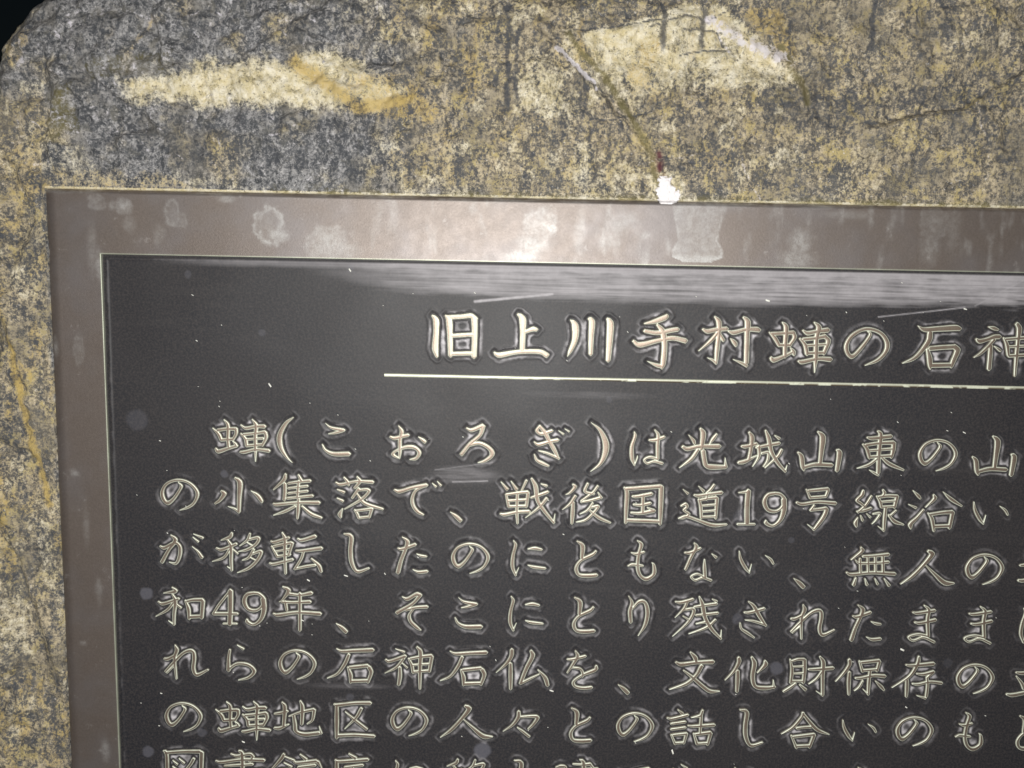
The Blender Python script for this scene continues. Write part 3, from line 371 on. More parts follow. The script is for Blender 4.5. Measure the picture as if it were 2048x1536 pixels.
# ------------------------------------------------------------------ text panel: one height field, dished and raised round the letters
def steps(lo, hi, fine, lim_lo, lim_hi, coarse):
    a = list(np.arange(lo, lim_lo, coarse)) + list(np.arange(lim_lo, lim_hi, fine)) + list(np.arange(lim_hi, hi, coarse)) + [hi]
    return np.array(a)
A1 = steps(ia0-0.0, ia1, 1.75, ia0, vis_a1, 40); B1 = steps(ib0, ib1, 1.75, ib0, vis_b1, 40)
GX, GY = np.meshgrid(A1, B1); D = np.full(GX.shape, 1e3)
for ch, a, b in inst:
    s = glyph[ch]; r = 24
    x0, x1 = a+s[:, :, 0].min()-r, a+s[:, :, 0].max()+r; y0, y1 = b+s[:, :, 1].min()-r, b+s[:, :, 1].max()+r
    i0, i1 = np.searchsorted(A1, [x0, x1]); j0, j1 = np.searchsorted(B1, [y0, y1])
    if i1 <= i0 or j1 <= j0: continue
    sub = D[j0:j1, i0:i1]; np.minimum(sub, sdf(s, GX[j0:j1, i0:i1]-a, GY[j0:j1, i0:i1]-b), out=sub)
Dl = D.copy()
dbar = np.maximum(np.abs(GY-bar_b)-bar_h, np.maximum(bar_a0-GX, GX-bar_a1))
dfr = np.minimum(np.minimum(GX-ia0, GY-ib0), np.minimum(ia1-GX, ib1-GY))
D = np.minimum(D, dfr)
def moat(d, ridge):
    g = -0.9*np.exp(-((d-1.0)/2.4)**2)
    return g + 1.4*ridge*np.exp(-((d-8.0)/2.5)**2)
def boxblur(A, r):
    c = np.cumsum(np.pad(A, ((r+1, r), (0, 0)), mode='edge'), 0); A = (c[2*r+1:]-c[:-2*r-1])/(2*r+1)
    c = np.cumsum(np.pad(A, ((0, 0), (r+1, r)), mode='edge'), 1); return (c[:, 2*r+1:]-c[:, :-2*r-1])/(2*r+1)
enc = boxblur(boxblur((Dl < 0).astype(float), 5), 4)         # how hemmed in by strokes a spot is
wob = fbm(GX/9, GY/9, 3, 3)-0.5
lowv = fbm(GX/70, GY/70, 5, 3)
Dw = D+wob*3.0*(Dl <= D)
XW = np.interp(GX, [float(P(v, 900)[0]) for v in (300, 600, 900, 1350, 1600, 2048)], [0.35, 0.55, 1.0, 1.0, 0.5, 0.3])
enc2 = boxblur(boxblur((Dl < 0).astype(float), 6), 5)
ridge = np.where(dfr < Dl, 0.7, ((0.08+0.62*lowv)*XW+1.0*sstep(0.12, 0.40, enc)))
Hh = moat(Dw, ridge) + 0.5*(fbm(GX/160, GY/160, 9, 2)-0.5)*6 + 0.12*fbm(GX/4, GY/4, 12, 2)
# dished towards the top edge of the panel
Hh += 0.0
med = fbm(GX/24, GY/24, 15, 3)
rr = np.exp(-((Dw-8.0)/1.9)**2)*sstep(0.42, 0.66, med)*0.46*XW  # pale rings round strokes: dust residue, with flash glints painted in
rr += sstep(3.4, 5.2, Dw)*(Dw < 13)*sstep(0.17, 0.29, enc2)*(0.30+1.0*med)
rr += np.exp(-((Dw-6.5)/2.0)**2)*sstep(0.10, 0.22, enc)*0.5*sstep(0.35, 0.6, med)
rr *= np.where(dfr < 14, 0.7, 1.0)*(dbar > 12)*(dfr > 3)
# wiped haze under the top edge, with the flash reflection painted into its colour
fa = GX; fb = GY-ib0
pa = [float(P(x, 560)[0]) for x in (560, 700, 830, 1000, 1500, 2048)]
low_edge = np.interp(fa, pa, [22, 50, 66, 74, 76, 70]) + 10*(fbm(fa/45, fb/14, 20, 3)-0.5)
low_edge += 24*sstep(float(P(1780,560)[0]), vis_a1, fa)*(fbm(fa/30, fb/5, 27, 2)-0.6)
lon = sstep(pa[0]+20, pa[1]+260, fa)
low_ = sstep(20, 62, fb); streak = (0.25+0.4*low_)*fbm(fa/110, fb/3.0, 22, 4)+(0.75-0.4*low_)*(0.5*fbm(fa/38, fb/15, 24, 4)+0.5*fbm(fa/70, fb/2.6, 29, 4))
film_sheen = lon*sstep(3, 9, fb)*(1-sstep(low_edge-16, low_edge+4, fb+30*(streak-.5)))*np.clip(0.62+2.0*(streak-0.42), 0.15, 1)
film_sheen += 0.45*sstep(ia0+80, ia0+300, fa)*sstep(3, 8, fb)*(1-sstep(10, 16+10*streak, fb))
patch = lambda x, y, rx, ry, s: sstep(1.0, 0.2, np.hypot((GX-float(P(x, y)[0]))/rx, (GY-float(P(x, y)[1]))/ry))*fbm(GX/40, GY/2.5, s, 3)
film_sheen += 0.6*patch(930, 950, 90, 26, 40) + 0.25*patch(1180, 790, 170, 10, 41) + 0.25*patch(700, 1372, 120, 10, 42)
film_sheen = np.clip(film_sheen, 0, 1)
def seg_d(x0, y0, x1, y1):
    a0, b0 = P(x0, y0); a1, b1 = P(x1, y1); vx, vy = a1-a0, b1-b0
    t = np.clip(((GX-a0)*vx+(GY-b0)*vy)/(vx*vx+vy*vy), 0, 1); return np.hypot(GX-a0-t*vx, GY-b0-t*vy)
scr = np.zeros_like(GX)
for x0, y0, x1, y1, k, w in [(950, 603, 1105, 588, 1.0, 2.0), (1757, 634, 1930, 615, 0.45, 1.1), (1950, 612, 2048, 560, 0.35, 1.2), (905, 964, 975, 962, 0.5, 1.2), (870, 940, 985, 925, 0.2, 1.2)]:
    s_ = np.exp(-(seg_d(x0, y0, x1, y1)/w)**2)*k; film_sheen = np.maximum(film_sheen, s_); scr = np.maximum(scr, s_)
spot = np.zeros_like(GX)
for x, y, r, k in [(448, 948, 10, .55), (293, 1187, 16, .8), (296, 1503, 15, .7), (965, 1500, 21, .9), (1553, 1336, 17, .7), (1475, 1238, 14, .45), (404, 1465, 12, .5), (700, 1394, 10, .4), (700, 538, 9, .3), (376, 549, 9, .35), (1583, 1080, 8, .35), (1895, 1326, 12, .2), (523, 666, 9, .35), (1218, 800, 7, .3), (1485, 1035, 22, .35), (275, 840, 26, .3)]:
    a, b = P(x, y); spot = np.maximum(spot, k*sstep(r, r*0.65, np.hypot(GX-a, GY-b)+4*(fbm(GX/8, GY/8, 50, 2)-.5)))
plaque = bpy.data.objects.new('bronze_plaque', None); C.objects.link(plaque)
plaque.location = (float(oa0)*U, 0, -float(ob1)*U)
plaque['label'] = 'dark bronze plaque with raised Japanese lettering and brown frame, set in the stone'
plaque['category'] = 'plaque'
bpy.context.view_layer.update()
def child(name, me, parent, **k):
    o = link(name, me, None, **k); o.parent = parent
    o.matrix_parent_inverse = parent.matrix_world.inverted(); return o
me = mesh_from('text_panel', W(GX, GY, Hh).reshape(-1, 3), grid_faces(len(A1), len(B1)), {'film_sheen': film_sheen, 'residue_glint': np.clip(rr+1.8*scr, 0, 2), 'spot': spot}, M_PANEL)
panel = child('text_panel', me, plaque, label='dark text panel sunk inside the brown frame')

# ------------------------------------------------------------------ raised characters
HL = 2.7; ST = 0.8
gmesh = {}
def glyph_mesh(ch):
    s = glyph[ch]; r = 3
    xs = np.arange(s[:, :, 0].min()-s[:, :, 2].max()-r, s[:, :, 0].max()+s[:, :, 2].max()+r, ST)
    ys = np.arange(s[:, :, 1].min()-s[:, :, 2].max()-r, s[:, :, 1].max()+s[:, :, 2].max()+r, ST)
    X, Y = np.meshgrid(xs, ys); d = sdf(s, X, Y)
    t = np.clip((0.9-d)/1.6, 0, 1)
    h = -2.2+(HL+2.2)*(1-(1-t)**1.5) + 0.28*np.clip(-d-0.8, 0, 3)*0.35
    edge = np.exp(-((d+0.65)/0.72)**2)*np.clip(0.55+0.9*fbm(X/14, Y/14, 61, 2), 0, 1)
    keep = (np.minimum(np.minimum(d[:-1, :-1], d[1:, :-1]), np.minimum(d[1:, 1:], d[:-1, 1:])) < 0.9)
    return mesh_from('raised_character', W(X, Y, h).reshape(-1, 3), grid_faces(len(xs), len(ys), keep), {'edge': edge}, M_LETTER)
for ch, a, b in inst:
    if a-60 > vis_a1 or b-60 > vis_b1: continue
    if ch not in gmesh: gmesh[ch] = glyph_mesh(ch)
    o = link('raised_character', gmesh[ch]); o.parent = panel; o.matrix_parent_inverse = panel.matrix_world.inverted()
    o.location = (a*U, 0, -b*U)
# rule under the title
xs = np.arange(bar_a0-1, bar_a1, 4.0); pr = np.array([(-1.1, -2), (-0.9, 2.2), (-0.7, 3.1), (0.0, 3.2), (0.6, 3.1), (0.95, 2.2), (1.15, -2)])
X, K = np.meshgrid(xs, np.arange(7)); J = pr[K]
vv = W(X, bar_b+J[..., 0]*bar_h+0.35*(fbm(X/12, K*0+1., 70, 2)-.5), J[..., 1]+0*X)
me = mesh_from('title_rule', vv.reshape(-1, 3), grid_faces(len(xs), 7), {'edge': sstep(-0.3, 0.3, J[..., 0])*sstep(bar_a0+60, bar_a0+500, X)}, M_BAR)
child('title_rule', me, plaque, label='thin pale raised rule under the title')

# ------------------------------------------------------------------ frame
def around(v, offs): return [v+o for o in offs]
offs = [-3, -1.6, -0.8, -0.3, 0.3, 1.2]
fx = np.array(sorted(set([round(float(v), 3) for v in list(np.arange(oa0-1, vis_a1, 2.8))+list(np.arange(vis_a1, oa1, 60))+around(oa0, [-1, 0, 1, 2, 4])+around(ia0, offs)+around(ia1, [-o for o in offs])+around(oa1, [-4, -2, -1, 0, 1])])))
fy = np.array(sorted(set([round(float(v), 3) for v in list(np.arange(ob0-1, ib0+3, 2.2))+list(np.arange(ib0+3, vis_b1, 5))+list(np.arange(vis_b1, ob1, 60))+around(ob0, [-1, 0, 1, 2, 4])+around(ib0, offs)+around(ib1, [-o for o in offs])+around(ob1, [-4, -2, -1, 0, 1])])))
X, Y = np.meshgrid(fx, fy)
din = np.maximum(np.maximum(ia0-X, X-ia1), np.maximum(ib0-Y, Y-ib1))       # >0 on the frame
doutL, doutT = X-oa0, Y-ob0
dout = np.minimum(np.minimum(doutL, doutT), np.minimum(oa1-X, ob1-Y))
HF = 5.2
h = HF*np.ones_like(X) + 0.8*(fbm(X/120, Y/120, 80, 2)-.5)
h -= (HF+3)*(1-sstep(-0.9, 0.9, din))
rL = 24.0; q = np.clip(1-doutL/rL, 0, 1); h -= 16*(1-np.sqrt(np.clip(1-q*q, 0, 1)))
rT = 9.0; q = np.clip(1-doutT/rT, 0, 1); h -= 15*(1-np.sqrt(np.clip(1-q*q, 0, 1)))
edge = np.exp(-((din-0.9)/1.3)**2)*(0.55+0.5*fbm(X/30, Y/30, 81, 2))*0.9
stain = np.zeros_like(X)
def pxu(x, y): a, b = P(x, y); return float(a), float(b)
def blob(x, y, rx, ry, k, seed, rim=0.0, soft=0.55):
    global stain
    a, b = pxu(x, y); n = fbm(X/10, Y/10, seed, 3)-.5
    d = np.hypot((X-a)/rx, (Y-b)/ry)+n*0.7
    f = k*sstep(1.1+soft*0.6, 1.0-soft*1.5, d)
    if rim: f = f*(1-rim)+k*rim*1.3*np.exp(-((d-0.95)/0.16)**2)
    stain = np.maximum(stain, f)
for args in [(196, 404, 16, 15, .38, 1, .3), (249, 413, 15, 15, .6, 2, .2), (226, 412, 8, 10, .3, 3), (262, 448, 14, 16, .22, 4), (345, 425, 14, 24, .35, 5, .6), (360, 440, 16, 14, .3, 6, .5),
             (455, 398, 18, 8, .3, 8), (540, 452, 28, 34, .5, 9, .7), (557, 470, 20, 14, .55, 10), (655, 488, 40, 34, .45, 11, .2), (690, 500, 30, 20, .3, 12),
             (320, 470, 12, 20, .22, 13), (1080, 450, 28, 30, .45, 14, .35), (1065, 490, 30, 26, .4, 15), (1040, 515, 36, 14, .5, 16), (1103, 458, 9, 9, .8, 17),
             (1160, 470, 12, 50, .2, 18), (1230, 455, 22, 26, .2, 19), (1255, 440, 26, 18, .2, 20), (1600, 490, 24, 36, .38, 21), (1590, 520, 38, 18, .42, 22),
             (1865, 445, 28, 30, .3, 23, .3), (1858, 495, 18, 40, .25, 24), (1905, 460, 16, 50, .15, 25), (200, 530, 9, 36, .3, 26), (187, 500, 10, 50, .2, 27), (160, 700, 10, 30, .25, 28, .4),
             (112, 695, 7, 24, .35, 29), (152, 945, 9, 8, .4, 30), (175, 1050, 7, 40, .2, 31), (200, 1180, 8, 30, .22, 32), (213, 1500, 10, 26, .3, 33), (168, 1285, 10, 3, .4, 34), (1700, 430, 60, 8, .18, 35), (1290, 470, 10, 8, .3, 36)]:
    blob(*args)
# the bell-shaped drip under the white splash
a0, bt = pxu(1396, 415); _, bb = pxu(1396, 522)
tt = np.clip((Y-bt)/(bb-bt), 0, 1); hw = np.interp(tt, [0, .35, .62, .8, .93, 1.0], [52, 44, 38, 49, 50, 30])
e_ = np.abs(X-a0-2)/hw + 0.16*(fbm(X/9, Y/14, 90, 3)-.5)
ins = (Y > bt-8)*(Y < bb+3)
stain = np.maximum(stain, ins*(0.30*sstep(1.04, 0.85, e_)*(0.55+0.7*fbm(X/11, Y/18, 91, 3)) + 0.5*np.exp(-((e_-0.97)/0.05)**2)*(0.4+0.6*tt) + 0.45*sstep(0.85, 0.97, tt)*sstep(1.05, 0.95, e_)))
drip = sstep(0.60, 0.9, fbm(X/20, Y/60, 95, 3))*0.3*(doutT < 140)*sstep(pxu(600, 450)[0], pxu(900, 450)[0], X)
topsmear = 0.3*sstep(14, 4, doutT)*sstep(0.45, 0.7, fbm(X/60, Y/6, 97, 3))
stain = np.clip(np.maximum(stain, np.maximum(drip, topsmear)), 0, 1)*(dout > 1)
cx = (din[:-1, :-1]+din[1:, 1:])/2; keep = (np.maximum(din[:-1, :-1], din[1:, 1:]) > -1.7)
me = mesh_from('frame', W(X, Y, h).reshape(-1, 3), grid_faces(len(fx), len(fy), keep), {'stain': stain, 'edge': np.clip(edge, 0, 1)}, M_FRAME)
child('frame', me, plaque, label='flat brown frame with pale water stains')

# ------------------------------------------------------------------ the boulder
sx = np.array(sorted(set([round(float(v), 3) for v in list(np.arange(-1900, -1110, 25))+list(np.arange(-1110, 1130, 3.2))+list(np.arange(1130, 2700, 30))+around(oa0, [-5, -2, 0, 0.5, 3])+around(oa1, [-1, 0, 3])])))
sy = np.array(sorted(set([round(float(v), 3) for v in list(np.arange(-620, ob0, 3.0))+list(np.arange(ob0, 1320, 5.0))+list(np.arange(1320, ob1+400, 30))+around(ob0, [-6, -3, -1.2, -0.4, 0, 2])+around(ob1, [0, 3])])))
X, Y = np.meshgrid(sx, sy)
# outline of the upper left shoulder and the top, given in photo pixels
op = [(-700, 900), (-420, 480), (-150, 250), (-38, 155), (-24, 106), (-4, 56), (25, 15), (60, -14), (110, -42), (260, -60), (480, -70), (700, -40), (790, -34), (870, -32), (930, -40), (1200, -70), (1500, -60), (1800, -50), (2048, -60), (2600, -60), (3400, 300)]
oa, ob_ = P(np.array([p[0] for p in op], float), np.array([p[1] for p in op], float))
seg = [((oa[i], ob_[i]), (oa[i+1], ob_[i+1])) for i in range(len(op)-1)]
dist = np.full(X.shape, 1e9); 
for (p, q) in seg:
    vx, vy = q[0]-p[0], q[1]-p[1]; t = np.clip(((X-p[0])*vx+(Y-p[1])*vy)/(vx*vx+vy*vy), 0, 1)
    dist = np.minimum(dist, np.hypot(X-p[0]-t*vx, Y-p[1]-t*vy))
inside = np.zeros(X.shape, bool)                    # polygon closed far below
poly = list(zip(oa, ob_))+[(4200, 6000), (-4200, 6000)]
for i in range(len(poly)):
    (x0, y0), (x1, y1) = poly[i], poly[(i+1) % len(poly)]
    c = (y0 > Y) != (y1 > Y)
    inside ^= c & (X < (x1-x0)*(Y-y0)/(y1-y0+1e-9)+x0)
ds = np.where(inside, dist, -dist) + 6*(fbm(X/18, Y/18, 101, 3)-.5)
wx = X+26*(fbm(X/60, Y/60, 102, 3)-.5); wy = Y+26*(fbm(X/60, Y/60, 103, 3)-.5)
# relief
z = 40*(fbm(X/330, Y/330, 110, 2)-.5) + 26*(fbm(X/110, Y/70, 111, 3)-.5) + 17*(fbm(wx/26, wy/26, 112, 3)-.5) + 6*(fbm(X/8, Y/8, 113, 3)-.5)
rid = 1-np.abs(2*fbm(wx/90, wy/120, 115, 3)-1); z += 17*(rid-0.75) + 16*np.abs(fbm(wx/70+.2*wy/70, wy/45, 116, 2)-.5)*sstep(200, -200, X)*2
rp = 55.0; q = np.clip(1-ds/rp, 0, 1); shoulder = 40*(1-np.sqrt(np.clip(1-np.minimum(q, 1)**2, 0, 1)))
qq = np.clip(1-ds/230, 0, 1)**2*25*sstep(-600, -300, -X)         # the left shoulder falls away
z = z-shoulder-qq
z -= np.clip(-ds, 0, 30)*22
def pl(pts): a, b = P(np.array([p[0] for p in pts], float), np.array([p[1] for p in pts], float)); return list(zip(a, b))
def dline(pts, warp=True):
    pts = pl(pts); d = np.full(X.shape, 1e9); side = np.zeros(X.shape)
    xx, yy = (X+10*(fbm(X/16, Y/16, 120, 3)-.5), Y+10*(fbm(X/16, Y/16, 121, 3)-.5)) if warp else (X, Y)
    for (p, q) in zip(pts[:-1], pts[1:]):
        vx, vy = q[0]-p[0], q[1]-p[1]; L = math.hypot(vx, vy); t = np.clip(((xx-p[0])*vx+(yy-p[1])*vy)/L**2, 0, 1)
        dd = np.hypot(xx-p[0]-t*vx, yy-p[1]-t*vy); s = ((xx-p[0])*vy-(yy-p[1])*vx)/L
        m = dd < d; d = np.where(m, dd, d); side = np.where(m, s, side)
    return d, side
def blur_poly(pts, soft=18, amp=30, seed=130):
    pts = pl(pts); xx = X+amp*(fbm(X/28, Y/28, seed, 4)-.5); yy = Y+amp*(fbm(X/28, Y/28, seed+1, 4)-.5)
    d = np.full(X.shape, 1e9); ins = np.zeros(X.shape, bool)
    for i in range(len(pts)):
        p, q = pts[i], pts[(i+1) % len(pts)]
        vx, vy = q[0]-p[0], q[1]-p[1]; t = np.clip(((xx-p[0])*vx+(yy-p[1])*vy)/(vx*vx+vy*vy), 0, 1)
        d = np.minimum(d, np.hypot(xx-p[0]-t*vx, yy-p[1]-t*vy))
        c = (p[1] > yy) != (q[1] > yy); ins ^= c & (xx < (q[0]-p[0])*(yy-p[1])/(q[1]-p[1]+1e-9)+p[0])
    return sstep(-soft, soft, np.where(ins, d, -d))
cream = np.zeros_like(X); dark = np.zeros_like(X); rust = np.zeros_like(X); vein = np.zeros_like(X); moss = np.zeros_like(X); olive = np.zeros_like(X); maroon = np.zeros_like(X)
def mx(A, v): np.maximum(A, v, out=A)
# step faces: pts, width, depth (lower on the positive side)
for pts, w, dep in [([(100, 205), (96, 290), (112, 372), (100, 480)], 12, 14), ([(296, 8), (318, 60), (330, 120)], 7, 7), ([(0, 1040), (60, 1200), (120, 1390)], 14, 14),
                    ([(190, 150), (250, 150), (420, 128), (640, 92)], 8, 7), ([(225, 185), (290, 235), (330, 280)], 5, 5), ([(1108, 92), (1180, 170), (1245, 240), (1320, 330)], 6, 8),
                    ([(1440, 30), (1500, 80), (1590, 130), (1605, 200)], 8, 9), ([(1800, 240), (1860, 222), (1930, 215), (1985, 180), (2048, 142)], 5, -8), ([(1360, 60), (1440, 10)], 6, 5),
                    ([(0, 640), (50, 780), (60, 900), (120, 1010)], 10, 6), ([(640, 12), (560, 60), (470, 120)], 5, 4), ([(20, 330), (70, 420), (40, 520)], 9, 8)]:
    d, s = dline(pts); z += dep*(sstep(-w, w, s)-0.5)*np.exp(-(d/70)**2)*2.3
    z -= abs(dep)*0.45*np.exp(-(d/3.2)**2)
# colour fields (lichen, rust, quartz, algae)
mx(cream, blur_poly([(235, 158), (330, 138), (470, 125), (600, 108), (690, 100), (740, 140), (820, 180), (760, 225), (640, 215), (500, 210), (340, 205), (250, 195)], 26, 50, 140))
mx(cream, 1.12*blur_poly([(1160, 70), (1230, 48), (1380, 5), (1447, 12), (1530, 90), (1600, 152), (1598, 180), (1480, 182), (1380, 175), (1300, 205), (1262, 235), (1195, 150)], 12, 18, 142)*(0.48+0.52*sstep(ob0-170, ob0-310, Y)))
for pts in ([(1300, 52), (1370, 30), (1410, 34), (1455, 22)], [(1370, 62), (1410, 54), (1448, 60)], [(1360, 112), (1410, 96), (1450, 98)], [(1150, 62), (1240, 50), (1330, 32)], [(1440, 60), (1450, 90)], [(1180, 240), (1260, 235), (1330, 215)]):
    d, _ = dline(pts); mx(dark, 1.3*np.exp(-(d/2.3)**2)); z -= 4*np.exp(-(d/3)**2)
mx(cream, 0.9*blur_poly([(1365, 20), (1440, 20), (1545, 118), (1480, 110), (1400, 108), (1350, 70)], 10, 20, 144))
mx(cream, 0.46*blur_poly([(60, 300), (100, 250), (160, 290), (230, 345), (420, 350), (600, 385), (90, 375)], 14, 30, 146))
mx(cream, 0.8*blur_poly([(1020, 150), (1110, 140), (1150, 210), (1090, 240), (1030, 210)], 16, 40, 148))
mx(cream, 0.5*blur_poly([(1150, 330), (1300, 300), (1310, 400), (1150, 400)], 20, 50, 150))
mx(cream, 0.8*blur_poly([(1285, 350), (1360, 340), (1380, 405), (1290, 405)], 10, 30, 151))
mx(cream, 0.5*blur_poly([(40, 980), (100, 1000), (130, 1260), (90, 1180)], 14, 40, 152))
mx(cream, 0.55*blur_poly([(0, 1150), (40, 1180), (70, 1330), (0, 1300)], 12, 40, 153))
mx(cream, 0.4*blur_poly([(1850, 60), (2048, 50), (2048, 110), (1900, 120)], 18, 50, 154))
mx(rust, 0.95*np.exp(-(dline([(590, 125), (650, 165), (720, 215), (820, 200)])[0]/20)**2))
mx(rust, 0.6*blur_poly([(690, 130), (860, 170), (880, 250), (760, 250), (700, 190)], 20, 50, 156))
mx(rust, 0.85*np.exp(-(dline([(18, 690), (45, 800), (75, 920), (95, 1010)])[0]/11)**2))
mx(rust, 0.55*np.exp(-(dline([(0, 560), (22, 720)])[0]/14)**2)); mx(rust, 0.6*blur_poly([(1260, 80), (1330, 60), (1320, 200), (1240, 170)], 20, 40, 158))
mx(rust, 0.6*blur_poly([(1480, 20), (1560, 10), (1600, 120), (1560, 130)], 12, 30, 159)); mx(rust, 0.5*np.exp(-(dline([(300, 30), (282, 75), (262, 110)])[0]/9)**2))
mx(rust, 0.45*blur_poly([(60, 250), (100, 380), (0, 420), (0, 300)], 24, 40, 160))
# dark fields and vertical runnels
mx(dark, 0.62*blur_poly([(330, 0), (900, 0), (860, 60), (700, 90), (480, 115), (340, 130)], 26, 50, 161))
mx(dark, 0.66*blur_poly([(130, 225), (300, 235), (480, 225), (640, 228), (740, 260), (870, 300), (860, 350), (520, 345), (300, 330), (180, 300)], 20, 44, 163))
mx(dark, 0.5*blur_poly([(120, 120), (240, 160), (220, 210), (120, 210)], 14, 30, 165)); mx(dark, 0.5*blur_poly([(30, 20), (320, 10), (300, 120), (130, 140), (40, 150)], 20, 40, 166))
mx(dark, 0.8*blur_poly([(1560, 160), (1700, 190), (2048, 120), (2048, 220), (1800, 230), (1640, 300), (1470, 200)], 30, 60, 168))
mx(dark, 0.45*blur_poly([(1850, 230), (2048, 180), (2048, 400), (1900, 330)], 30, 60, 170)); mx(dark, 0.55*blur_poly([(0, 520), (60, 500), (100, 620), (60, 760), (30, 640)], 16, 40, 171))
mx(dark, 0.6*blur_poly([(0, 760), (50, 880), (60, 1000), (0, 1000)], 16, 40, 172)); mx(dark, 0.5*blur_poly([(0, 1380), (80, 1420), (110, 1536), (0, 1536)], 24, 40, 173))
mx(dark, 0.6*np.exp(-(dline([(100, 205), (96, 290), (112, 372)])[0]/12)**2)); mx(dark, 0.5*np.exp(-(dline([(0, 1040), (60, 1200), (120, 1390)])[0]/13)**2))
for xx, y0, y1, w, k in [(1018, 0, 250, 7, .75), (1035, 60, 215, 6, .7), (1000, 20, 110, 6, .5), (1330, 0, 110, 7, .8), (1412, 10, 110, 7, .8), (1746, 0, 130, 6, .85), (1582, 10, 120, 6, .55), (1890, 0, 60, 7, .6),
                         (1130, 120, 240, 5, .5), (1170, 150, 250, 6, .55), (870, 30, 90, 8, .5), (1425, 250, 400, 8, .5), (1530, 200, 280, 9, .5), (1600, 100, 160, 5, .4), (300, 250, 370, 7, .5), (1640, 30, 110, 5, .4), (1780, 50, 120, 5, .5), (1100, 30, 130, 5, .35), (740, 20, 80, 6, .4)]:
    a, b0 = pxu(xx, y0); _, b1 = pxu(xx, y1); aw = a+5*(fbm(X*0+xx, Y/22, 180, 3)-.5)*2
    mx(dark, min(1.2, k*1.5)*np.exp(-((X-aw)/(w*1.15))**2)*sstep(b0-12, b0+6, Y)*sstep(b1+20, b1-30, Y))
mx(cream, 0.56*sstep(0.44, 0.72, fbm(X/34, Y/44, 300, 4))*sstep(-560, -200, X)*sstep(1100, 400, X)); mx(cream, 0.5*sstep(0.5, 0.68, fbm(X/30, Y/40, 301, 4))*(X < oa0))
mx(rust, 0.5*sstep(0.48, 0.70, fbm(X/34, Y/70, 302, 4))*sstep(-500, -200, X)*sstep(700, 350, X)); mx(rust, 0.55*sstep(0.50, 0.68, fbm(X/30, Y/70, 303, 4))*(X < oa0+20))
mx(dark, 0.62*sstep(0.42, 0.70, fbm(X/26, Y/75, 304, 4))*sstep(-600, -300, X)); mx(dark, 0.75*sstep(0.44, 0.68, fbm(X/40, Y/50, 305, 4))*(X < oa0+20)*(Y > -250))
mx(vein, 0.42*sstep(0.62, 0.75, fbm(wx/16, wy/22, 306, 3))*(X < -300)*(Y < ob0))
for i in range(26):
    x, y = rng.uniform(-20, 2060), rng.uniform(-10, 370); ang = rng.choice([0.9, 1.05, 1.2, -0.5, 0.2, 1.5])+rng.uniform(-.25, .25); pts = [(x, y)]
    for k in range(rng.integers(2, 5)):
        l = rng.uniform(18, 60); ang += rng.uniform(-.4, .4); x += l*math.cos(ang); y += l*math.sin(ang); pts.append((x, y))
    d, sgn = dline(pts); fd = np.exp(-(d/25)**2); z += rng.uniform(3, 8)*(sstep(-4, 4, sgn)-.5)*fd-3*np.exp(-(d/2.4)**2)
    if i % 3 == 0: mx(vein, 0.6*np.exp(-(d/2.4)**2))
    elif i % 3 == 1: mx(dark, 0.75*np.exp(-(d/3.5)**2))
mx(dark, 0.42*sstep(650, 1120, X)*(0.4+0.9*fbm(X/60, Y/60, 310, 3))*(Y < ob0))  # darkens to the right: vignetting painted in along with the stone's own tone
for i in range(60):
    x, y = rng.uniform(20, 700), rng.uniform(0, 330); l = rng.uniform(8, 30); ang = rng.choice([0.75, 0.85, 1.5, -0.4])+rng.uniform(-.2, .2)
    if 240 < x < 720 and 110 < y < 215: continue
    d, _ = dline([(x, y), (x+l*math.cos(ang), y+l*math.sin(ang))]); mx(vein, rng.uniform(.45, .9)*np.exp(-(d/2.2)**2))
mx(moss, 0.6*blur_poly([(95, 180), (150, 165), (165, 270), (100, 290)], 16, 40, 320)); mx(moss, 0.45*blur_poly([(170, 110), (350, 100), (360, 150), (180, 160)], 14, 40, 322)); mx(rust, 0.5*blur_poly([(70, 330), (330, 345), (420, 392), (60, 392)], 12, 40, 324))
# veins and broken quartz
def v_(pts, w, k, gap=True):
    d, s = dline(pts); f = k*np.exp(-(d/w)**2)
    if gap: f = f*(0.15+1.2*fbm(X/7, Y/7, 190+len(pts), 3))
    mx(vein, f)
v_([(1112, 95), (1150, 130), (1195, 178)], 4, 1.5); v_([(1425, 30), (1470, 66), (1520, 95), (1562, 114)], 12, 1.25); v_([(1560, 112), (1590, 128)], 4, 1.0); v_([(1450, 30), (1440, 60), (1460, 100)], 6, 0.9); v_([(1200, 180), (1245, 235)], 2, .6)
v_([(230, 195), (270, 222), (310, 242), (335, 275)], 3, .75); v_([(115, 10), (128, 25), (142, 60)], 4, .8); v_([(30, 70), (40, 120), (25, 140)], 6, .7); v_([(560, 40), (610, 45), (600, 80)], 5, .6); v_([(575, 0), (590, 15), (640, 20)], 5, .5)
v_([(100, 160), (118, 150), (170, 140)], 5, .6); v_([(1810, 238), (1900, 218), (1960, 195), (2048, 145)], 2.2, .55); v_([(640, 20), (740, 10), (860, 4)], 4, .5); v_([(245, 240), (250, 300)], 4, .5); v_([(1600, 170), (1720, 280)], 3, .3)
v_([(1240, 240), (1320, 220), (1310, 200)], 4, .5); v_([(1370, 180), (1400, 190), (1420, 195)], 9, .4)
olive[:] = np.maximum(sstep(-550, 100, X), 0.32*sstep(0.46, 0.66, fbm(X/55, Y/45, 330, 4)))*sstep(60, -60, Y-ob0)*(0.55+0.5*fbm(X/120, Y/120, 200, 3)); mx(olive, 0.75*sstep(oa0+20, oa0-20, X)*sstep(-330, -200, Y))
